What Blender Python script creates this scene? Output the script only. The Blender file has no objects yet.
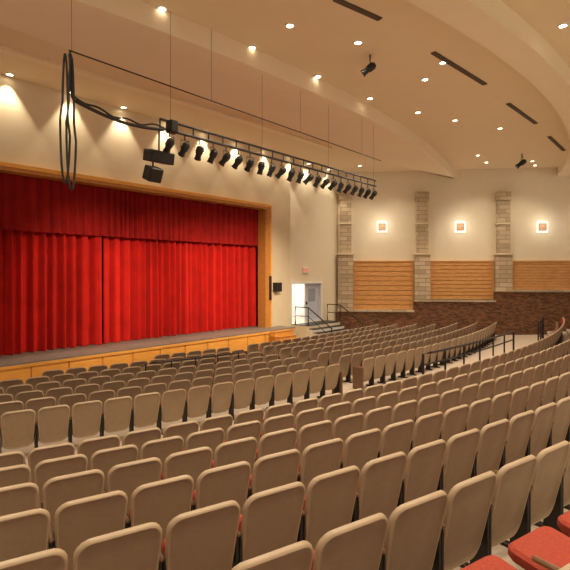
import bpy, math, random
from mathutils import Vector, Matrix
random.seed(4)
F=480.0; CX=285.0; HY=274.0; EYE=3.6
U=(0.654,0.7565); N=(0.7565,-0.654)
C=(-27.5,46.5)
COL=bpy.context.scene.collection
def W(u,n,z=0.0): return Vector((u*U[0]+n*N[0], u*U[1]+n*N[1], z))
def PZ(px,py,z):
    Y=F*(z-EYE)/(HY-py); return Vector(((px-CX)/F*Y,Y,z))
def PY(px,py,Y): return Vector(((px-CX)/F*Y,Y,EYE+(HY-py)*Y/F))
def u_of(px,n):
    a=(px-CX)/F; Y=n/(a*N[0]+N[1]); return U[0]*a*Y+U[1]*Y
def pol(r,deg,z=0):
    t=math.radians(deg); return Vector((C[0]+r*math.cos(t),C[1]+r*math.sin(t),z))
# ---------------- materials
def mat(name,c1,c2=None,scale=8,rough=0.6,bump=0.0,metal=0,kind='noise',emit=None,estr=0,spec=None,sx=(1,1,1),sheen=0):
    m=bpy.data.materials.new(name); m.use_nodes=True; nt=m.node_tree; b=nt.nodes['Principled BSDF']
    b.inputs['Roughness'].default_value=rough; b.inputs['Metallic'].default_value=metal
    if sheen: b.inputs['Sheen Weight'].default_value=sheen
    if spec is not None: b.inputs['Specular IOR Level'].default_value=spec
    c2=c2 or tuple(x*0.9 for x in c1)
    tc=nt.nodes.new('ShaderNodeTexCoord'); mp=nt.nodes.new('ShaderNodeMapping'); mp.inputs['Scale'].default_value=sx
    nt.links.new(tc.outputs['Object'],mp.inputs['Vector'])
    if kind=='brick':
        mp.inputs['Rotation'].default_value=(math.radians(-90),0,0)
        t=nt.nodes.new('ShaderNodeTexBrick'); t.inputs['Scale'].default_value=scale
        t.inputs['Color1'].default_value=(*c1,1); t.inputs['Color2'].default_value=(*c2,1); t.inputs['Mortar'].default_value=(*[x*0.55 for x in c2],1)
        t.inputs['Mortar Size'].default_value=0.015; t.inputs['Brick Width'].default_value=0.9 ; t.inputs['Row Height'].default_value=0.3
        nt.links.new(mp.outputs[0],t.inputs['Vector']); col=t.outputs['Color']; fac=t.outputs['Fac']
    else:
        t=nt.nodes.new('ShaderNodeTexNoise'); t.inputs['Scale'].default_value=scale; t.inputs['Detail'].default_value=4
        nt.links.new(mp.outputs[0],t.inputs['Vector'])
        r=nt.nodes.new('ShaderNodeValToRGB'); r.color_ramp.elements[0].position=0.3; r.color_ramp.elements[1].position=0.7
        r.color_ramp.elements[0].color=(*c2,1); r.color_ramp.elements[1].color=(*c1,1)
        nt.links.new(t.outputs['Fac'],r.inputs['Fac']); col=r.outputs['Color']; fac=t.outputs['Fac']
    nt.links.new(col,b.inputs['Base Color'])
    if bump:
        bp=nt.nodes.new('ShaderNodeBump'); bp.inputs['Strength'].default_value=bump; bp.inputs['Distance'].default_value=0.02
        nt.links.new(fac,bp.inputs['Height']); nt.links.new(bp.outputs[0],b.inputs['Normal'])
    if emit:
        b.inputs['Emission Color'].default_value=(*emit,1); b.inputs['Emission Strength'].default_value=estr
    return m
M={}
M['cream']=mat('cream_paint',(0.76,0.66,0.48),(0.73,0.63,0.45),3,0.85)
M['cream2']=mat('pale_paint',(0.82,0.74,0.58),(0.80,0.71,0.55),3,0.85)
M['ceil']=mat('ceiling_paint',(0.82,0.69,0.49),(0.80,0.67,0.47),2,0.9)
M['beam']=mat('bulkhead_paint',(0.88,0.76,0.57),(0.86,0.74,0.55),2,0.9)
M['floor']=mat('floor_finish',(0.54,0.44,0.36),(0.47,0.38,0.31),30,0.6,0.1)
M['stage']=mat('stage_floor_finish',(0.22,0.19,0.17),(0.17,0.15,0.13),5,0.5)
M['wood']=mat('stage_wood',(0.88,0.45,0.10),(0.76,0.35,0.06),3,0.4,0,sx=(1,1,5))
M['woodtrim']=mat('proscenium_wood',(0.62,0.29,0.07),(0.48,0.20,0.045),3,0.4,0,sx=(2,2,9))
M['slat']=mat('wall_wood',(0.76,0.41,0.15),(0.56,0.27,0.085),3,0.5,0.1,sx=(1,1,8))
M['stone']=mat('pale_stone',(0.62,0.50,0.36),(0.42,0.33,0.23),1.25,0.9,0.6,kind='brick')
M['stonebrown']=mat('ledge_stone',(0.27,0.125,0.06),(0.10,0.045,0.025),5.0,0.9,0.9,kind='brick')
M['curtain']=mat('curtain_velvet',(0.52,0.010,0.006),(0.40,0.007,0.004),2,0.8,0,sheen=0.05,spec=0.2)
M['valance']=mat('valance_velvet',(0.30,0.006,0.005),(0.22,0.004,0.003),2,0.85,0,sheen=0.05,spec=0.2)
M['tan']=mat('seat_shell_plastic',(0.32,0.23,0.15),(0.28,0.20,0.13),12,0.42,0.05)
M['tanrim']=mat('seat_shell_edge',(0.44,0.335,0.23),(0.40,0.30,0.205),12,0.42,0.0)
M['red']=mat('seat_upholstery',(0.40,0.055,0.028),(0.28,0.036,0.02),60,0.85,0.2)
M['arm']=mat('armrest_wood',(0.20,0.11,0.06),(0.15,0.08,0.045),10,0.4)
M['platebrown']=mat('sconce_plate_wood',(0.42,0.25,0.13),(0.34,0.19,0.09),10,0.5)
M['iron']=mat('dark_metal',(0.035,0.03,0.028),(0.025,0.022,0.02),10,0.45,0,metal=0.4)
M['black']=mat('black_paint',(0.018,0.017,0.017),(0.012,0.012,0.012),10,0.5)
M['lens']=mat('lamp_glass',(0.25,0.25,0.28),(0.2,0.2,0.22),10,0.15,0,metal=0.3)
M['white']=mat('white_paint',(0.88,0.87,0.84),(0.85,0.84,0.81),3,0.6)
M['doorblue']=mat('door_blue_grey',(0.60,0.66,0.84),(0.56,0.62,0.80),3,0.5)
M['glass']=mat('door_glass',(0.36,0.41,0.52),(0.32,0.37,0.48),3,0.1)
M['glow']=mat('lamp_glow',(1,0.9,0.7),(1,0.9,0.7),3,0.5,emit=(1,0.84,0.6),estr=14)
M['sconce']=mat('sconce_glow',(1,0.95,0.86),(1,0.95,0.86),3,0.5,emit=(1,0.93,0.82),estr=0.9)
M['slot']=mat('diffuser_dark',(0.10,0.075,0.05),(0.08,0.06,0.04),3,0.8)
M['exitred']=mat('exit_letter_red',(0.8,0.05,0.03),(0.8,0.05,0.03),3,0.5,emit=(1,0.08,0.04),estr=0.5)
# ---------------- mesh helpers
class MB:
    def __init__(s): s.v=[]; s.f=[]; s.mi=[]; s.mats=[]
    def m(s,k):
        if k not in s.mats: s.mats.append(k)
        return s.mats.index(k)
    def add(s,vs,fs,k,xf=None):
        o=len(s.v); i=s.m(k)
        s.v+= [ (xf@Vector(v))[:] if xf is not None else tuple(v) for v in vs]
        s.f+=[tuple(a+o for a in f) for f in fs]; s.mi+=[i]*len(fs)
    def box(s,lo,hi,k,xf=None,bev=0):
        x0,y0,z0=lo;x1,y1,z1=hi
        if bev:
            b=bev
            pts=[]
            for z,d in ((z0,b),(z0+b,0),(z1-b,0),(z1,b)):
                for (x,y) in ((x0+d+b*(d==0),y0+d),(x1-d-b*(d==0),y0+d),(x1-d,y0+d+b*(d==0)),(x1-d,y1-d-b*(d==0)),(x1-d-b*(d==0),y1-d),(x0+d+b*(d==0),y1-d),(x0+d,y1-d-b*(d==0)),(x0+d,y0+d+b*(d==0))):
                    pts.append((x,y,z))
            fs=[]
            for j in range(3):
                for i in range(8): fs.append((j*8+i,j*8+(i+1)%8,(j+1)*8+(i+1)%8,(j+1)*8+i))
            fs.append(tuple(reversed(range(8)))); fs.append(tuple(24+i for i in range(8)))
            s.add(pts,fs,k,xf); return
        vs=[(x0,y0,z0),(x1,y0,z0),(x1,y1,z0),(x0,y1,z0),(x0,y0,z1),(x1,y0,z1),(x1,y1,z1),(x0,y1,z1)]
        s.add(vs,[(0,3,2,1),(4,5,6,7),(0,1,5,4),(1,2,6,5),(2,3,7,6),(3,0,4,7)],k,xf)
    def tube(s,pts,r,k,n=8,closed=False):
        pts=[Vector(p) for p in pts]; vs=[];fs=[]
        L=len(pts)
        for i,p in enumerate(pts):
            a=pts[(i-1)%L] if (closed or i>0) else p; b=pts[(i+1)%L] if (closed or i<L-1) else p
            d=(b-a).normalized(); up=Vector((0,0,1)) if abs(d.z)<0.95 else Vector((1,0,0))
            x=d.cross(up).normalized(); y=x.cross(d)
            rr=r[i] if isinstance(r,(list,tuple)) else r
            for j in range(n):
                t=2*math.pi*j/n; vs.append(p+x*rr*math.cos(t)+y*rr*math.sin(t))
        for i in range(L if closed else L-1):
            i2=(i+1)%L
            for j in range(n): fs.append((i*n+j,i*n+(j+1)%n,i2*n+(j+1)%n,i2*n+j))
        if not closed: fs.append(tuple(range(n))); fs.append(tuple((L-1)*n+j for j in reversed(range(n))))
        s.add(vs,fs,k)
    def mesh(s,name,smooth=False):
        me=bpy.data.meshes.new(name); me.from_pydata(s.v,[],s.f)
        for k in s.mats: me.materials.append(M[k])
        for p,i in zip(me.polygons,s.mi): p.material_index=i; p.use_smooth=smooth
        me.validate(); me.update()
        import bmesh
        bm=bmesh.new(); bm.from_mesh(me); bmesh.ops.recalc_face_normals(bm,faces=bm.faces[:]); bm.to_mesh(me); bm.free()
        if smooth:
            try: me.set_sharp_from_angle(angle=math.radians(40))
            except Exception: pass
        return me
def obj(name,me,label=None,cat=None,parent=None,kind=None,group=None,xf=None):
    o=bpy.data.objects.new(name,me); COL.objects.link(o)
    if xf is not None: o.matrix_world=xf
    if label: o['label']=label
    if cat: o['category']=cat
    if kind: o['kind']=kind
    if group: o['group']=group
    if parent is not None: o.parent=parent
    return o
def copy_thing(src,xf):
    c=src.copy(); COL.objects.link(c); c.matrix_world=xf
    for ch in src.children:
        d=ch.copy(); d.parent=c; COL.objects.link(d)
    return c
RU=Matrix(((U[0],N[0],0,0),(U[1],N[1],0,0),(0,0,1,0),(0,0,0,1)))   # (u,n,z)->world
def UN(lo,hi,k,mb): mb.box(lo,hi,k,RU)
def struct(name,mb,label,smooth=False):
    return obj(name,mb.mesh(name,smooth),label,None,None,'structure')
# ---------------- floor
def fz(r):
    if r<46.35: return max(0,0.03*(r-36.5))
    return 0.47+0.155*(r-47.0)
REAR=[51.64-0.925*k for k in range(6)][::-1]
LASTR=52.75
FRONT=[44-0.9*k for k in range(8)]
prof=[(30,0),(36.5,0),(REAR[0]-0.56,0.294)]
rows_r=REAR+[LASTR]
for i,r in enumerate(rows_r):
    z=fz(r)+(0.05 if i==6 else 0); st=r-0.55 if i<6 else 52.05
    prof.append((st,z))
    prof.append(((rows_r[i+1]-0.55) if i<5 else (52.05 if i==5 else 53.2),z))
prof+= [(53.2,1.58),(60,1.58)]
mb=MB(); vs=[];fs=[]; TH=[-84+1.5*i for i in range(47)]
for r,z in prof:
    for t in TH: p=pol(r,t,z); vs.append(p)
nT=len(TH)
for i in range(len(prof)-1):
    for j in range(nT-1): fs.append((i*nT+j,i*nT+j+1,(i+1)*nT+j+1,(i+1)*nT+j))
mb.add(vs,fs,'floor'); struct('floor',mb,'tan carpeted auditorium floor with curved raked steps')
def rowz(r):
    return fz(r)+(0.05 if r==LASTR else 0)
# ---------------- stage
NS=-14.65; NW=-15.6; ST=1.06
mb=MB()
UN((0.2,-18.9,0),(17.6,NS-0.06,ST-0.05),'wood',mb)
UN((0.1,-18.9,ST-0.05),(17.7,NS,ST),'stage',mb)
stg=obj('stage',mb.mesh('stage'),'raised stage with orange wood panelled front and dark floor','stage')
mb=MB()
x=0.25
while x<17.5:
    UN((x,NS-0.06,0.10),(min(x+1.05,17.58),NS-0.035,ST-0.14),'wood',mb); x+=1.10
UN((0.2,NS-0.065,0.05),(17.62,NS-0.058,ST-0.1),'woodtrim',mb)
UN((0.2,NS-0.06,ST-0.13),(17.65,NS+0.02,ST-0.045),'wood',mb); UN((0.2,NS-0.06,0.0),(17.65,NS-0.02,0.09),'woodtrim',mb)
obj('stage_front_panelling',mb.mesh('stage_front_panelling'),parent=stg)
mb=MB()
for i in range(5):
    UN((15.9,NS+0.02,0),(17.1,NS+0.02+1.4-0.28*i,0.2*(i+1)-0.03),'wood',mb); UN((15.88,NS+0.02,0.2*(i+1)-0.03),(17.12,NS+0.05+1.4-0.28*i,0.2*(i+1)),'woodtrim',mb)
obj('stage_steps',mb.mesh('stage_steps'),'orange wooden steps leading up to the stage','steps')
# ---------------- walls
OT=6.87; UE=u_of(270,NW); UI=u_of(258,-16.05); H=9.55
mb=MB()
UN((-3,NW-0.35,OT),(18.45,NW,H),'cream',mb); UN((UE,NW-0.35,0),(18.45,NW,OT),'cream',mb); UN((-3,NW-0.35,0),(0.4,NW,OT),'cream',mb)
struct('wall_front',mb,'cream wall around the stage opening')
mb=MB()
UN((0.4,NW-0.4,OT-0.20),(UE,NW+0.05,OT),'woodtrim',mb); UN((UI,NW-0.45,ST),(UE,NW+0.05,OT-0.20),'woodtrim',mb)
UN((UI+0.08,NW+0.05,ST),(UE-0.08,NW+0.07,OT-0.20),'woodtrim',mb); UN((0.4,NW-0.4,ST),(1.1,NW+0.05,OT-0.20),'woodtrim',mb)
UN((0.4,NW+0.05,OT-0.09),(UE+0.03,NW+0.1,OT+0.03),'wood',mb); UN((UE-0.07,NW+0.05,ST),(UE+0.03,NW+0.1,OT-0.09),'wood',mb)
struct('trim_1',mb,'wooden proscenium surround')
mb=MB(); UN((0,-19.2,0),(18.0,-19.0,H),'black',mb); UN((17.8,-19.0,0),(18.0,NW-0.35,H),'black',mb); UN((-0.2,-19.0,0),(0,NW-0.35,H),'black',mb)
struct('wall_backstage',mb,'dark wall behind the stage curtain')
ND=-16.0
SW0=W(u_of(338,ND),ND); SW1=Vector((24.0,25.5,0))
DU0=u_of(290,ND); DU1=u_of(322,ND)
mb=MB(); DT=3.2
UE2=u_of(339,ND)
UN((18.0,ND-0.3,0),(DU0,ND,H),'cream2',mb); UN((DU1,ND-0.3,0),(UE2+0.3,ND,H),'cream2',mb); UN((DU0,ND-0.3,DT),(DU1,ND,H),'cream2',mb); UN((DU0,ND-0.3,0),(DU1,ND,1.0),'cream2',mb)
UN((DU0-0.6,ND-2.9,0.95),(DU1+1.2,ND-0.3,1.0),'floor',mb); UN((DU0-0.6,ND-3.0,1.0),(DU1+1.2,ND-2.9,3.8),'white',mb)
UN((DU0-0.7,ND-3.0,1.0),(DU0-0.6,ND-0.3,3.8),'white',mb); UN((DU1+1.2,ND-3.0,1.0),(DU1+1.3,ND-0.3,3.8),'white',mb); UN((DU0-0.7,ND-3.0,3.8),(DU1+1.3,ND-0.3,3.9),'white',mb)
struct('wall_stage_side',mb,'pale cream wall with the exit doorway')
l=bpy.data.lights.new('lobby_light','POINT'); l.energy=160; l.color=(1,0.95,0.88); l.shadow_soft_size=0.2
lo=bpy.data.objects.new('lobby_lamp',l); COL.objects.link(lo); lo.location=W((DU0+DU1)/2,ND-1.5,3.5)
mb=MB(); 
UN((DU0,ND-0.25,DT-0.12),(DU1,ND+0.04,DT),'white',mb); UN((DU0,ND-0.25,1.0),(DU0+0.12,ND+0.04,DT-0.12),'white',mb); UN((DU1-0.12,ND-0.25,1.0),(DU1,ND+0.04,DT-0.12),'white',mb)
um=u_of(307,ND)
UN((um,ND-0.2,1.0),(DU1-0.12,ND-0.14,DT-0.12),'doorblue',mb)
UN((um+0.3,ND-0.14,2.1),(DU1-0.45,ND-0.13,2.8),'glass',mb); UN((um+0.06,ND-0.14,1.95),(um+0.1,ND-0.05,2.1),'iron',mb); UN((um-0.03,ND-0.22,1.0),(um+0.02,ND-0.12,DT-0.12),'white',mb)
struct('door_1',mb,'white framed double door with one blue-grey leaf closed and one open')
# side wall frame
sd=(SW1-SW0).normalized(); sn=Vector((sd.y,-sd.x,0))
SWM=Matrix(((sd.x,sn.x,0,SW0.x),(sd.y,sn.y,0,SW0.y),(0,0,1,0),(0,0,0,1)))
def s_of(px):
    a=(px-CX)/F
    return (a*SW0.y-SW0.x)/(sd.x-a*sd.y)
def sY(px): return SW0.y+s_of(px)*sd.y
def sZ(px,py): return EYE+(HY-py)*sY(px)/F
SL=(SW1-SW0).length
mb=MB(); mb.box((-0.1,-0.35,0),(SL,0,H),'cream2',SWM); struct('wall_right',mb,'pale cream side wall')
cols=[(338,352),(414,428),(494,509),(576,592)]
bays=[(338,414,309),(414,494,299),(494,576,289.5),(576,700,280)]
zb=[]
mb=MB()
for a,b,py in bays:
    z=sZ(a,py); s0=s_of(a)-0.05; s1=min(s_of(b)-0.05,SL)
    mb.box((s0,0,0),(s1,0.44,z-0.12),'stonebrown',SWM)
    mb.box((s0,0,z-0.12),(s1,0.5,z),'stone',SWM); zb.append(z)
struct('trim_2',mb,'brown ledge stone wainscot stepping up along the side wall')
for i in range(4):
    a=cols[i][1]; b=bays[i][1]
    mb=MB(); z0=zb[i]; z1=sZ(a,262); s0=s_of(a)+0.08; s1=min(s_of(b)-0.04,SL); n=10
    hh=(z1-z0)/n
    for k in range(n): mb.box((s0,0.03,z0+k*hh+0.016),(s1,0.09,z0+(k+1)*hh-0.016),'slat',SWM)
    mb.box((s0,0.0,z0),(s1,0.03,z1),'woodtrim',SWM); mb.box((s0,0.0,z1),(s1,0.12,z1+0.07),'slat',SWM)
    obj('wood_wall_panel',mb.mesh('wood_wall_panel'),'horizontal orange wood slat panel on side wall','wall panel',group='wood slat wall panels')
for i,(a,b) in enumerate(cols):
    mb=MB(); s0,s1=s_of(a),s_of(b); zt=sZ(a,193)
    zc=sZ(a,255)
    mb.box((s0,0,zb[i]),(s1+0.06,0.40,zc),'stone',SWM); mb.box((s0-0.04,0,zc),(s1+0.1,0.45,zc+0.1),'cream',SWM)
    zq=(zc+zt)/2
    mb.box((s0+0.1,0,zc+0.1),(s1-0.04,0.34,zq-0.05),'stone',SWM);mb.box((s0+0.06,0,zq-0.05),(s1,0.37,zq+0.04),'cream',SWM)
    mb.box((s0+0.1,0,zq+0.04),(s1-0.04,0.34,zt-0.45),'stone',SWM); mb.box((s0+0.05,0,zt-0.45),(s1,0.38,zt),'stone',SWM)
    obj('stone_pilaster',mb.mesh('stone_pilaster'),'pale stone block pilaster with stepped cap on side wall','pilaster',group='stone pilasters')
for px in (382,460,542):
    s=s_of(px); z=sZ(px,227)
    e=obj('wall_sconce',None,'square wooden wall lamp with glowing white surround','wall lamp',group='square wall lamps'); e.matrix_world=SWM@Matrix.Translation((s,0,z))
    mb=MB(); mb.box((-0.28,0,-0.31),(0.28,0.05,0.31),'sconce'); obj('diffuser',mb.mesh('sconce_diffuser'),parent=e)
    mb=MB(); mb.box((-0.21,0.05,-0.21),(0.21,0.13,0.21),'platebrown',bev=0.02); obj('cover_plate',mb.mesh('sconce_plate'),parent=e)
    l=bpy.data.lights.new('sconce_light','POINT'); l.energy=18; l.color=(1,0.92,0.78); l.shadow_soft_size=0.25
    lo=obj('bulb',l,parent=e); lo.location=(0,0.6,0.1)
# ---------------- ceiling
ZC=9.5; ZB=9.0
mb=MB(); mb.box((-30,-12,ZC),(26,32,ZC+0.2),'ceil'); struct('ceiling',mb,'tan painted ceiling')
def circ(p,q,r):
    ax,ay,bx,by,cx,cy=p.x,p.y,q.x,q.y,r.x,r.y
    d=2*(ax*(by-cy)+bx*(cy-ay)+cx*(ay-by))
    ux=((ax*ax+ay*ay)*(by-cy)+(bx*bx+by*by)*(cy-ay)+(cx*cx+cy*cy)*(ay-by))/d
    uy=((ax*ax+ay*ay)*(cx-bx)+(bx*bx+by*by)*(ax-cx)+(cx*cx+cy*cy)*(bx-ax))/d
    return Vector((ux,uy,0)),math.hypot(ax-ux,ay-uy)
def arc(pts,z,ext0,ext1,n=60,off=0):
    P=[PZ(px,py,z) for px,py in pts]
    c,r=circ(*P); a0=math.atan2(P[0].y-c.y,P[0].x-c.x); a1=math.atan2(P[2].y-c.y,P[2].x-c.x)
    a0-=ext0/r; a1+=ext1/r
    return [Vector((c.x+(r+off)*math.cos(a0+(a1-a0)*i/n),c.y+(r+off)*math.sin(a0+(a1-a0)*i/n),z)) for i in range(n+1)]
def clipwall(A):
    out=[]
    for p in A:
        s=(p-SW0).dot(sn)
        p=p.copy()
        if s<0 and p.x>SW0.x: p-=sn*s
        q=p.x*N[0]+p.y*N[1]
        if q<NW and p.x<SW0.x: 
            d=NW-q; p.x+=N[0]*d; p.y+=N[1]*d
        out.append(p)
    return out
def beam(name,A,B,z0,z1,label):
    A=clipwall(A);B=clipwall(B); mb=MB(); n=len(A)
    vs=[];fs=[]
    for a,b in zip(A,B):
        vs+=[(a.x,a.y,z0),(b.x,b.y,z0),(b.x,b.y,z1),(a.x,a.y,z1)]
    for i in range(n-1):
        for j in range(4): fs.append((i*4+j,i*4+(j+1)%4,i*4+4+(j+1)%4,i*4+4+j))
    fs.append((0,1,2,3)); fs.append(tuple((n-1)*4+j for j in (3,2,1,0)))
    mb.add(vs,fs,'beam'); return struct(name,mb,label)
A=arc([(75,0),(330,100),(455,181)],ZB,9,0.3); B=arc([(0,22),(200,96),(410,170)],ZB,6,1.0)
beam('trim_3',A,B,ZB,ZC+0.05,'long curved dropped ceiling bulkhead')
A=arc([(405,0),(500,58),(570,150)],ZB,10,7); B=arc([(405,0),(500,58),(570,150)],ZB,10,7,off=0.75)
beam('trim_4',A,B,ZB,ZC+0.05,'curved dropped ceiling bulkhead')
A=arc([(0,48),(150,92),(330,148)],ZC-0.08,6,0.2); B=arc([(0,48),(150,92),(330,148)],ZC-0.08,6,0.2,off=-0.3)
beam('trim_5',A,B,ZC-0.08,ZC+0.05,'shallow curved ceiling edge by the stage wall')
for a,b in (((335,0),(380,20)),((433,53),(485,85)),((508,104),(536,124)),((549,137),(564,151))):
    p=PZ(*a,ZC-0.03);q=PZ(*b,ZC-0.03); d=(q-p).normalized(); nn=Vector((-d.y,d.x,0))*0.07
    mb=MB(); mb.add([p-nn,q-nn,q+nn,p+nn]+[x+Vector((0,0,0.03)) for x in (p-nn,q-nn,q+nn,p+nn)],[(0,1,2,3),(4,5,6,7),(0,1,5,4),(1,2,6,5),(2,3,7,6),(3,0,4,7)],'slot')
    obj('air_diffuser',mb.mesh('air_diffuser'),'dark linear slot air diffuser in the ceiling','air vent',group='ceiling slot diffusers')
# ---------------- downlights
def disc(mb,r0,r1,z0,z1,k,n=20):
    vs=[(r0*math.cos(2*math.pi*i/n),r0*math.sin(2*math.pi*i/n),z0) for i in range(n)]+[(r1*math.cos(2*math.pi*i/n),r1*math.sin(2*math.pi*i/n),z1) for i in range(n)]
    mb.add(vs,[(i,(i+1)%n,n+(i+1)%n,n+i) for i in range(n)],k)
mb=MB(); disc(mb,0.12,0.12,0,-0.03,'white'); disc(mb,0.12,0.085,-0.03,-0.03,'white'); disc(mb,0.085,0.08,-0.03,-0.01,'white'); ringme=mb.mesh('downlight_ring',True)
mb=MB(); n=20; mb.add([(0.082*math.cos(2*math.pi*i/n),0.082*math.sin(2*math.pi*i/n),-0.015) for i in range(n)],[tuple(range(n))],'glow'); glme=mb.mesh('downlight_lens')
LC=(1,0.84,0.60)
def downlight(p,energy,cone=130,blend=0.7,tilt=None,label='round recessed ceiling downlight, lit warm white'):
    e=obj('ceiling_downlight',ringme,label,'ceiling light',group='recessed ceiling downlights'); e.location=p
    obj('lamp_lens',glme,parent=e)
    if not energy: return
    l=bpy.data.lights.new('downlight_beam','SPOT'); l.energy=energy; l.spot_size=math.radians(cone); l.spot_blend=blend; l.color=LC; l.shadow_soft_size=0.12
    lo=obj('lamp_beam',l,parent=e); lo.location=(0,0,-0.06)
    if tilt: lo.rotation_euler=tilt
for px,py,en,cn in [(162,8,0,80),(252,47,0,80),(318,76,0,80),(370,98,0,80),(563,25,150,70),(535,165,0,130),(358,42,750,130),(443,62,750,130),(425,79,700,130),(385,155,450,110),(418,112,700,130),(478,155,500,110),(500,128,700,130),(290,25,750,130),(455,120,700,130)]:
    downlight(PZ(px,py,ZC),en,cn)
for x,y in [(-3,4),(1,5),(5,6),(9,9),(-5,7),(3,1),(-1,-1),(9,3),(14,10),(17,16),(14,4)]:
    downlight(Vector((x,y,ZC)),750)
u=3.55
while u<22.6:
    n=(NW if u<18.4 else ND)+0.20
    downlight(W(u,n,ZC),250,72,0.25,label='recessed wall-washer light above the stage wall')
    u+=1.85
for s in (1.2,3.3,5.6,7.8,10.1,12.4,15):
    p=SW0+sd*s+sn*1.8; downlight(Vector((p.x,p.y,ZC)),360,110,1.0)
# ---------------- curtains
def curtain(name,u0,u1,n0,z0,z1,k,per,amp,label,cat,seed):
    nu=int((u1-u0)/0.02); nz=6; vs=[];fs=[]; ph=0; offs=[]
    for i in range(nu+1):
        ph+=2*math.pi*0.02/(per*(1+0.25*math.sin(i*0.017+seed)+0.15*math.sin(i*0.053))); 
        offs.append((math.sin(ph)+0.25*math.sin(2.1*ph+1)+0.3*math.sin(0.37*ph)))
    for j in range(nz+1):
        t=j/nz
        for i in range(nu+1):
            uu=u0+(u1-u0)*i/nu
            p=W(uu+0.02*math.sin(i*0.24)*(1-t),n0+amp*offs[i]*(1-0.3*t),z0+(z1-z0)*t); vs.append(p)
    for j in range(nz):
        for i in range(nu): a=j*(nu+1)+i; fs.append((a,a+1,a+nu+2,a+nu+1))
    mb=MB(); mb.add(vs,fs,k); return obj(name,mb.mesh(name,True),label,cat)
curtain('stage_curtain',0.9,8.86,-16.42,ST+0.02,6.75,'curtain',0.36,0.17,'bright red velvet stage curtain hanging in pleats to the stage floor','curtain',1)
curtain('stage_curtain',8.88,17.3,-16.48,ST+0.02,6.75,'curtain',0.36,0.17,'bright red velvet stage curtain hanging in pleats to the stage floor','curtain',2)
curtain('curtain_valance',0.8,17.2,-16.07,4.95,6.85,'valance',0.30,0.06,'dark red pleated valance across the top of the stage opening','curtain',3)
# ---------------- exit steps & railings
mb=MB(); ua,ub=DU0+0.1,DU1+0.3
UN((ua,ND+0.045,0),(ub,ND+1.0,0.97),'cream2',mb); UN((ua,ND+0.045,0.97),(ub,ND+1.02,1.0),'iron',mb)
for i in range(5):
    z=1.0-0.18*(i+1)+0.0; UN((ua+0.2,ND+1.0+0.28*i,0),(ub,ND+1.0+0.28*(i+1),z-0.03),'white' ,mb); UN((ua+0.2,ND+1.0+0.28*i,z-0.03),(ub,ND+1.03+0.28*(i+1),z),'iron',mb)
obj('exit_steps',mb.mesh('exit_steps'),'short flight of white and black steps up to the exit door','steps')
for uu in (ua+0.15,ub+0.02):
    mb=MB()
    mb.tube([W(uu,ND+0.15,1.0),W(uu,ND+0.15,1.9),W(uu,ND+1.0,1.9),W(uu,ND+2.45,0.95),W(uu,ND+2.45,0.0)],0.032,'iron')
    mb.tube([W(uu,ND+1.0,1.0),W(uu,ND+1.0,1.9)],0.025,'iron'); mb.tube([W(uu,ND+0.15,1.45),W(uu,ND+1.0,1.45),W(uu,ND+2.45,0.5)],0.018,'iron')
    obj('stair_handrail',mb.mesh('stair_handrail',True),'black metal handrail beside the exit steps','handrail',group='exit stair handrails')
def rail(r,t0,t1,h,label,n=5,k_='iron',rad=0.034):
    mb=MB(); k=int(abs(t1-t0)/0.5)+2
    P=[pol(r,t0+(t1-t0)*i/k,fz(r)+h) for i in range(k+1)]
    mb.tube([pol(r,t0,fz(r)-0.0)]+P+[pol(r,t1,fz(r))],rad,k_); 
    mb.tube([pol(r,t0+(t1-t0)*i/k,fz(r)+h*0.78) for i in range(k+1)],rad*0.7,k_)
    mb.tube([pol(r,t0+(t1-t0)*i/k,fz(r)+h*0.45) for i in range(k+1)],rad*0.7,k_)
    for i in range(1,n): t=t0+(t1-t0)*i/n; mb.tube([pol(r,t,fz(r)),pol(r,t,fz(r)+h)],rad*0.8,k_)
    obj('handrail',mb.mesh('handrail',True),label,'handrail')
rail(46.2,-47.8,-39.5,1.26,'black metal guard rail in front of raised seating',6)
rail(46.25,-33.5,-28.5,1.2,'black metal guard rail beside the seating aisle',4)
rail(40.86,-54.6,-50.4,1.0,'thin dark handrail between the front seating rows',4,rad=0.024)
# ---------------- chairs
def rrect(w0,w1,z0,z1,rad,ins,nc=5):
    pts=[]
    hz0,hz1=z0+ins,z1-ins; r=max(rad-ins,0.012)
    for (sx,sz,a0) in ((1,-1,-90),(1,1,0),(-1,1,90),(-1,-1,180)):
        for i in range(nc):
            a=math.radians(a0+90*i/(nc-1))
            z=(hz1-r if sz>0 else hz0+r)+r*math.sin(a)
            t=(z-z0)/(z1-z0); hw=(w0+(w1-w0)*t)/2-ins
            x=sx*(hw-r)+r*math.cos(a)
            pts.append((x,z))
    return pts
def panel(mb,w0,w1,z0,z1,rad,prof,k,bend=0.0,nc=5,xf=None,c0=True,c1=True):
    rings=[rrect(w0,w1,z0,z1,rad,max(i,0),nc) for i,_ in prof]
    n=len(rings[0]); vs=[];fs=[]
    for (ins,y),ring in zip(prof,rings):
        for x,z in ring: vs.append((x,y+bend*x*x,z))
    for j in range(len(prof)-1):
        for i in range(n): fs.append((j*n+i,j*n+(i+1)%n,(j+1)*n+(i+1)%n,(j+1)*n+i))
    zc=(z0+z1)/2; L=(len(prof)-1)*n
    if c0:
        a=len(vs); vs.append((0,prof[0][1],zc))
        for i in range(n): fs.append((a,(i+1)%n,i))
    if c1:
        b=len(vs); vs.append((0,prof[-1][1],zc))
        for i in range(n): fs.append((b,L+i,L+(i+1)%n))
    mb.add(vs,fs,k,xf)
TILT=Matrix.Translation((0,-0.02,0.35))@Matrix.Rotation(math.radians(13),4,'X')@Matrix.Translation((0,0,-0.35))
SH=(0.50,0.566,0.19,0.93,0.125)
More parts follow.
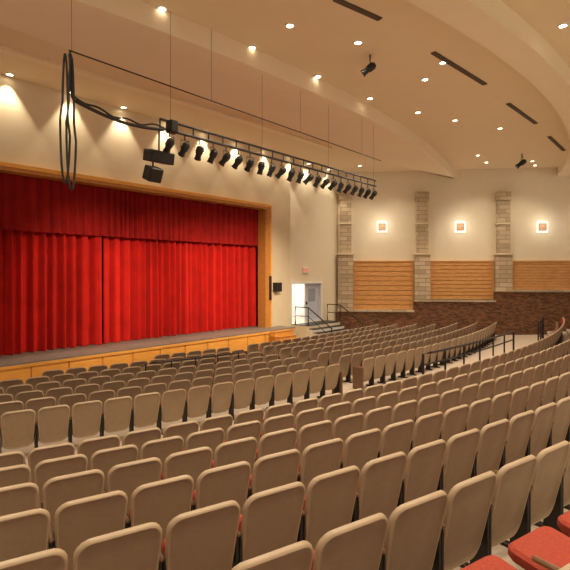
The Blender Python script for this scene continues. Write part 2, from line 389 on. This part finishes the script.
def shell(mb,nc=6,lo=False):
    if lo:
        panel(mb,*SH,[(0.05,-0.008),(0.022,-0.03)],'tan',0.35,nc,TILT,True,False)
        panel(mb,*SH,[(0.022,-0.03),(0.0,-0.018),(0.01,0.012)],'tanrim',0.35,nc,TILT,False,True)
    else:
        panel(mb,*SH,[(0.2,-0.014),(0.055,-0.012),(0.03,-0.024),(0.022,-0.031)],'tan',0.35,nc,TILT,True,False)
        panel(mb,*SH,[(0.022,-0.031),(0.014,-0.034),(0.005,-0.028),(0.0,-0.016),(0.0,0.004),(0.012,0.012),(0.2,0.012)],'tanrim',0.35,nc,TILT,False,True)
def pad(mb,nc=5,lo=False):
    pr=[(0.0,0.013),(0.0,0.035),(0.02,0.05),(0.12,0.055)] if not lo else [(0.0,0.013),(0.0,0.035),(0.03,0.05)]
    panel(mb,0.42,0.475,0.40,0.865,0.09,pr,'red',0.30,nc,TILT)
SEATM=Matrix.Translation((0,0.07,0.27))@Matrix.Rotation(math.radians(83-90),4,'X')@Matrix.Translation((0,0,-0.02))
DOWNM=Matrix.Translation((0,0.08,0.47))@Matrix.Rotation(math.radians(8-90),4,'X')@Matrix.Translation((0,-0.05,-0.02))
def cush(mb,nc=5,lo=False,mt=None):
    pr=[(0.12,0.0),(0.02,0.0),(0.0,0.02),(0.0,0.06),(0.02,0.085),(0.12,0.095)] if not lo else [(0.02,0.0),(0,0.03),(0.03,0.09)]
    panel(mb,0.46,0.46,0.0,0.38 if mt is None else 0.42,0.07,pr,'red',0.0,nc,mt or SEATM)
def arm(mb):
    mb.box((0.262,-0.10,0.60),(0.298,0.26,0.635),'arm',bev=0.012)
def stand(mb):
    mb.box((0.268,-0.06,0.03),(0.292,0.10,0.60),'iron'); mb.box((0.258,-0.14,0.0),(0.282,0.2,0.03),'iron'); mb.box((-0.27,0.02,0.36),(0.27,0.06,0.40),'iron')
    mb.box((-0.281,-0.06,0.03),(-0.262,0.10,0.60),'iron'); mb.box((-0.282,-0.14,0.0),(-0.258,0.2,0.03),'iron')
parts=[]
for nm,fn in (('backrest',shell),('back_cushion',pad),('seat',cush),('armrest',arm),('stand',stand)):
    mb=MB(); fn(mb); parts.append((nm,mb.mesh('chair_'+nm,True)))
mb=MB(); cush(mb,mt=DOWNM); downme=mb.mesh('chair_seat_lowered',True)
mb=MB(); shell(mb,3,True); pad(mb,3,True); cush(mb,3,True); arm(mb); stand(mb); LOW=mb; lowme=mb.mesh('auditorium_chair_far',True)
mb=MB(); mb.box((0.300,-0.16,0.0),(0.335,0.24,0.66),'arm',bev=0.02); endme=mb.mesh('chair_end_panel',False)
PITCH=0.582
seats=[]
def frame(r,deg,z):
    p=pol(r,deg,z); t=math.radians(deg); f=Vector((-math.cos(t),-math.sin(t),0))
    x=Vector((f.y,-f.x,0))
    return Matrix(((x.x,f.x,0,p.x),(x.y,f.y,0,p.y),(0,0,1,p.z),(0,0,0,1)))
def inview(p,m=55):
    if p.y<0.6: return False
    px=CX+F*p.x/p.y; py=HY+F*(EYE-p.z-0.9)/p.y
    return -m*1.0-40/p.y<px<570+m+120/p.y and py<660
def add_row(r,blocks,wm=2.3):
    dt=math.degrees(PITCH/r)
    for t0,t1 in blocks:
        k=int(abs(t1-t0)/dt); row=[]
        for i in range(k+1):
            t=t0+(dt*i if t1>t0 else -dt*i); p=pol(r,t,rowz(r))
            n=p.x*N[0]+p.y*N[1]
            if n<NS+1.15: continue
            if (p-SW0).dot(sn)<wm: continue
            if not inview(p): continue
            row.append((p.y,r,t,i==0 and t1!=t0))
        seats.extend(row)
for r in FRONT: add_row(r,[(-49.2,-85),(-47.2,-24.5)])
for r in REAR: add_row(r,[(-58,-18),(-58-math.degrees(PITCH/r),-85)],1.7)
add_row(LASTR,[(-60.1,-40)])
seats.sort(key=lambda s:s[0])
NEAR=110; proto=None; proto2=None
LBL='tan shelled auditorium chair with red upholstered tip-up seat'
LBL2='tan shelled auditorium chair with red upholstered seat folded down'
for i,(d,r,t,endf) in enumerate(seats[:300]):
    xf=frame(r,t,rowz(r))
    if r==LASTR:
        if proto2 is None:
            e=obj('auditorium_chair',None,LBL2,'chair',group='curved rows of auditorium chairs'); e.matrix_world=xf; e.empty_display_size=0.2
            for nm,me in parts: obj(nm,downme if nm=='seat' else me,parent=e)
            proto2=e
        else: copy_thing(proto2,xf)
    elif i<NEAR:
        if proto is None:
            e=obj('auditorium_chair',None,LBL,'chair',group='curved rows of auditorium chairs'); e.matrix_world=xf; e.empty_display_size=0.2
            for nm,me in parts: obj(nm,me,parent=e)
            proto=e
        else: copy_thing(proto,xf)
    else:
        o=obj('auditorium_chair',lowme,LBL,'chair',group='curved rows of auditorium chairs'); o.matrix_world=xf
        if endf and r<45:
            c=obj('end_panel',endme,parent=o); 
            if t>-48: c.scale=(-1,1,1)
rest=seats[300:]
if rest:
    mb=MB(); mb.mats=list(LOW.mats); lv=[Vector(v) for v in LOW.v]
    for d,r,t,e in rest:
        xf=frame(r,t,rowz(r)); o=len(mb.v); mb.v+=[(xf@v)[:] for v in lv]; mb.f+=[tuple(a+o for a in f) for f in LOW.f]; mb.mi+=LOW.mi
    o=obj('distant_auditorium_chairs',mb.mesh('distant_auditorium_chairs',True),'massed rows of tan and red auditorium chairs near the stage','chairs',kind='stuff')
# ---------------- lighting truss
NT=-9.0; T0=u_of(160,NT); T1=u_of(376,NT); TZ=6.82
e=obj('lighting_truss',None,'black suspended stage lighting pipe truss with hanging wires','lighting truss'); e.matrix_world=Matrix.Translation(W(T0,NT,TZ))
inv=e.matrix_world.inverted()
def tub(name,lst,parent=e,k='black',label=None):
    mb=MB()
    for P,r in lst: mb.tube([inv@p for p in P],r,k,6)
    return obj(name,mb.mesh(name,True),parent=parent)
TH_=0.2
L=[([W(T0,NT,TZ),W(T1,NT,TZ)],0.032),([W(T0,NT,TZ+TH_),W(T1,NT,TZ+TH_)],0.028)]
k=0;uu=T0
while uu<T1-0.1:
    L.append(([W(uu,NT,TZ),W(uu,NT,TZ+TH_)],0.018)); k+=1; uu+=0.46
tub('truss_frame',L)
L=[]
for f in (0.03,0.35,0.68,0.98): uu=T0+(T1-T0)*f; L.append(([W(uu,NT,TZ+TH_),W(uu,NT,ZC)],0.004))
tub('suspension_wire',L)
UC=u_of(69,NT)
mb=MB(); mb.tube([W(UC-0.05,NT+0.1,7.77),W(T1+0.2,NT+0.1,7.77)],0.014,'iron',6)
for f in (0,0.3,0.6,0.9): uu=UC+(T1-UC)*f; mb.tube([W(uu,NT+0.1,7.77),W(uu,NT+0.1,ZC-0.01)],0.004,'iron',5)
obj('suspended_pipe',mb.mesh('suspended_pipe',True),'thin dark pipe hung by wires above the lighting truss','pipe')
mb=MB()
pts=[]
for i in range(21):
    t=i/20; 
    pts.append(W(UC+0.1+(T0-UC)*t,NT,6.80+0.10*(1-t)+0.0-0.12*math.sin(math.pi*t)))
pts=[W(UC+0.02,NT,7.75),W(UC+0.05,NT,7.2),W(UC+0.07,NT,6.95)]+pts
mb.tube(pts,0.035,'black',7); mb.tube([p+Vector((0,0.0,0.07+0.03*math.sin(i))) for i,p in enumerate(pts)],0.02,'black',6)
for du,zt,zb_ in ((-0.05,7.75,5.3),(0.03,7.7,5.18)):
    lp=[]
    for i in range(25):
        t=i/24*2*math.pi; lp.append(W(UC+du+0.085*math.sin(t)*(1.1 if math.cos(t)<0 else 0.6),NT+du,(zt+zb_)/2+(zt-zb_)/2*math.cos(t)))
    mb.tube(lp,0.02,'black',6,closed=True)
obj('power_cable',mb.mesh('power_cable',True),'thick black cable hanging in long loops beside the truss','cable')
# spotlights
def cyl(mb,p0,p1,r0,r1,k,n=14):
    mb.tube([p0,p1],[r0,r1],k,n)
mbb=MB(); cyl(mbb,(0,-0.16,0),(0,-0.10,0),0.06,0.10,'black'); cyl(mbb,(0,-0.10,0),(0,0.06,0),0.105,0.10,'black'); cyl(mbb,(0,0.06,0),(0,0.22,0),0.075,0.085,'black')
cyl(mbb,(0,0.22,0),(0,0.24,0),0.10,0.10,'black')
bm_=mbb.mesh('spotlight_body',True)
mbl=MB(); cyl(mbl,(0,0.241,0),(0,0.245,0),0.075,0.07,'lens'); lm_=mbl.mesh('spotlight_lens',True)
mby=MB()
mby.tube([(-0.125,0,0),(-0.125,0,0.20),(0.125,0,0.20),(0.125,0,0)],0.013,'iron',6); mby.tube([(0,0,0.20),(0,0,0.36)],0.018,'iron',6)
ym_=mby.mesh('spotlight_yoke',True)
def spot(u,n,z,yaw,pitch,label,grp='stage spotlights on the truss',sc=1.0):
    e=obj('stage_spotlight',None,label,'spotlight',group=grp)
    d=W(0,-1); ang=math.atan2(d.y,d.x)-math.pi/2+yaw
    e.matrix_world=Matrix.Translation(W(u,n,z))@Matrix.Rotation(ang,4,'Z')@Matrix.Scale(sc,4)
    o=obj('lamp_body',bm_,parent=e); o.rotation_euler=(-pitch,0,0)
    o2=obj('lens',lm_,parent=e); o2.rotation_euler=(-pitch,0,0)
    obj('yoke',ym_,parent=e); return e
ns=22; BE={0:(4.5,2.9),4:(8.3,2.9),8:(11.3,2.9),12:(13.8,2.9),16:(15.8,2.9)}
for i in range(ns):
    uu=T0+0.25+(T1-T0-0.4)*i/(ns-1)
    s=spot(uu,NT,TZ-0.31,random.uniform(-0.4,0.4),math.radians(random.uniform(35,70)),'black stage spotlight clamped under the lighting truss',sc=0.86)
    if i in BE:
        l=bpy.data.lights.new('stage_beam','SPOT'); l.energy=1700; l.spot_size=math.radians(54); l.spot_blend=0.9; l.color=(1,0.80,0.55); l.shadow_soft_size=0.06
        lo=bpy.data.objects.new('lamp_beam',l); COL.objects.link(lo); lo.parent=s
        src=W(uu,NT,TZ-0.36); tgt=W(BE[i][0],-16.2,BE[i][1]); q=(tgt-src).to_track_quat('-Z','Y').to_matrix().to_4x4()
        lo.matrix_parent_inverse=s.matrix_world.inverted(); lo.matrix_world=Matrix.Translation(src+(tgt-src).normalized()*0.5)@q
def at(px,py,z): p=PZ(px,py,z); return p.x*U[0]+p.y*U[1], p.x*N[0]+p.y*N[1], z
for px,py,sc in ((370,68,1.0),(522,163,1.25)):
    u_,n_,z_=at(px,py,ZC-0.36*sc); spot(u_,n_,z_,0.5,math.radians(35),'black spotlight mounted alone on the ceiling','ceiling mounted spotlights',sc)
# speakers
def speaker(p,w,d,h,rx,label,stem):
    e=obj('loudspeaker',None,label,'loudspeaker'); dd=W(0,1); ang=math.atan2(dd.y,dd.x)+math.pi/2
    e.matrix_world=Matrix.Translation(p)@Matrix.Rotation(ang,4,'Z')
    mb=MB(); mb.box((-w/2,-d/2,-h/2),(w/2,d/2,h/2),'black',bev=0.02); o=obj('cabinet',mb.mesh('speaker_cabinet'),parent=e); o.rotation_euler=(rx,0,0)
    mb=MB(); mb.box((-w/2+0.03,-d/2-0.012,-h/2+0.03),(w/2-0.03,-d/2-0.0,h/2-0.03),'iron'); o=obj('grille',mb.mesh('speaker_grille'),parent=e); o.rotation_euler=(rx,0,0)
    if stem: mb=MB(); mb.tube([(0,0,h/2-0.05),(0,0,stem)],0.02,'iron',6); obj('bracket',mb.mesh('speaker_bracket'),parent=e)
speaker(PY(159,157,10.9),0.62,0.35,0.26,0.2,'black loudspeaker hung from the end of the truss',0.6)
speaker(PY(153,174,10.9),0.34,0.3,0.32,0.4,'small black angled loudspeaker hung below another',0.3)
speaker(PY(172,127,10.8),0.22,0.2,0.28,0.0,'small black control box fixed on the truss',0)
p=W(u_of(275,NW),NW+0.16,EYE+(HY-287)*23.3/F); speaker(p,0.36,0.3,0.44,0,'small black loudspeaker mounted on the cream wall',0)
mb=MB(); UN((UI+0.22,NW+0.07,2.35),(UI+0.34,NW+0.13,3.5),'black',mb); obj('wall_bracket_bar',mb.mesh('wall_bracket_bar'),'slim black equipment bar mounted on wooden stage surround','equipment bar')
# exit sign
zs=EYE+(HY-270)*25.5/F; ux=u_of(305,ND)
eo=obj('exit_sign',None,'white exit sign with red letters above the door','exit sign'); eo.matrix_world=Matrix.Translation(W(ux,ND+0.03,zs))@Matrix.Rotation(math.atan2(U[1],U[0]),4,'Z')
mb=MB(); mb.box((-0.26,-0.03,-0.16),(0.26,0.03,0.16),'white',bev=0.01); obj('sign_box',mb.mesh('sign_box'),parent=eo)
tc=bpy.data.curves.new('exit_text','FONT'); tc.body='EXIT'; tc.size=0.24; tc.extrude=0.004; tc.align_x='CENTER'; tc.align_y='CENTER'; tc.materials.append(M['exitred'])
to=bpy.data.objects.new('tmp',tc); COL.objects.link(to)
bpy.context.view_layer.update(); me=bpy.data.meshes.new_from_object(to.evaluated_get(bpy.context.evaluated_depsgraph_get())); bpy.data.objects.remove(to)
t=obj('lettering',me,parent=eo); t.rotation_euler=(math.radians(90),0,0); t.location=(0,-0.036,0)
# ---------------- world, camera
w=bpy.data.worlds.new('world'); bpy.context.scene.world=w; w.use_nodes=True
w.node_tree.nodes['Background'].inputs[0].default_value=(1.0,0.85,0.65,1); w.node_tree.nodes['Background'].inputs[1].default_value=0.62
cam=bpy.data.cameras.new('camera'); co=bpy.data.objects.new('camera',cam); COL.objects.link(co)
co.location=(0,0,EYE); co.rotation_euler=(math.radians(90),0,0); cam.sensor_width=36; cam.lens=36*F/570; cam.shift_y=(HY-285)/570.0; cam.clip_start=0.05; cam.clip_end=200
bpy.context.scene.camera=co
try: bpy.context.scene.view_settings.view_transform='Standard'
except Exception: pass
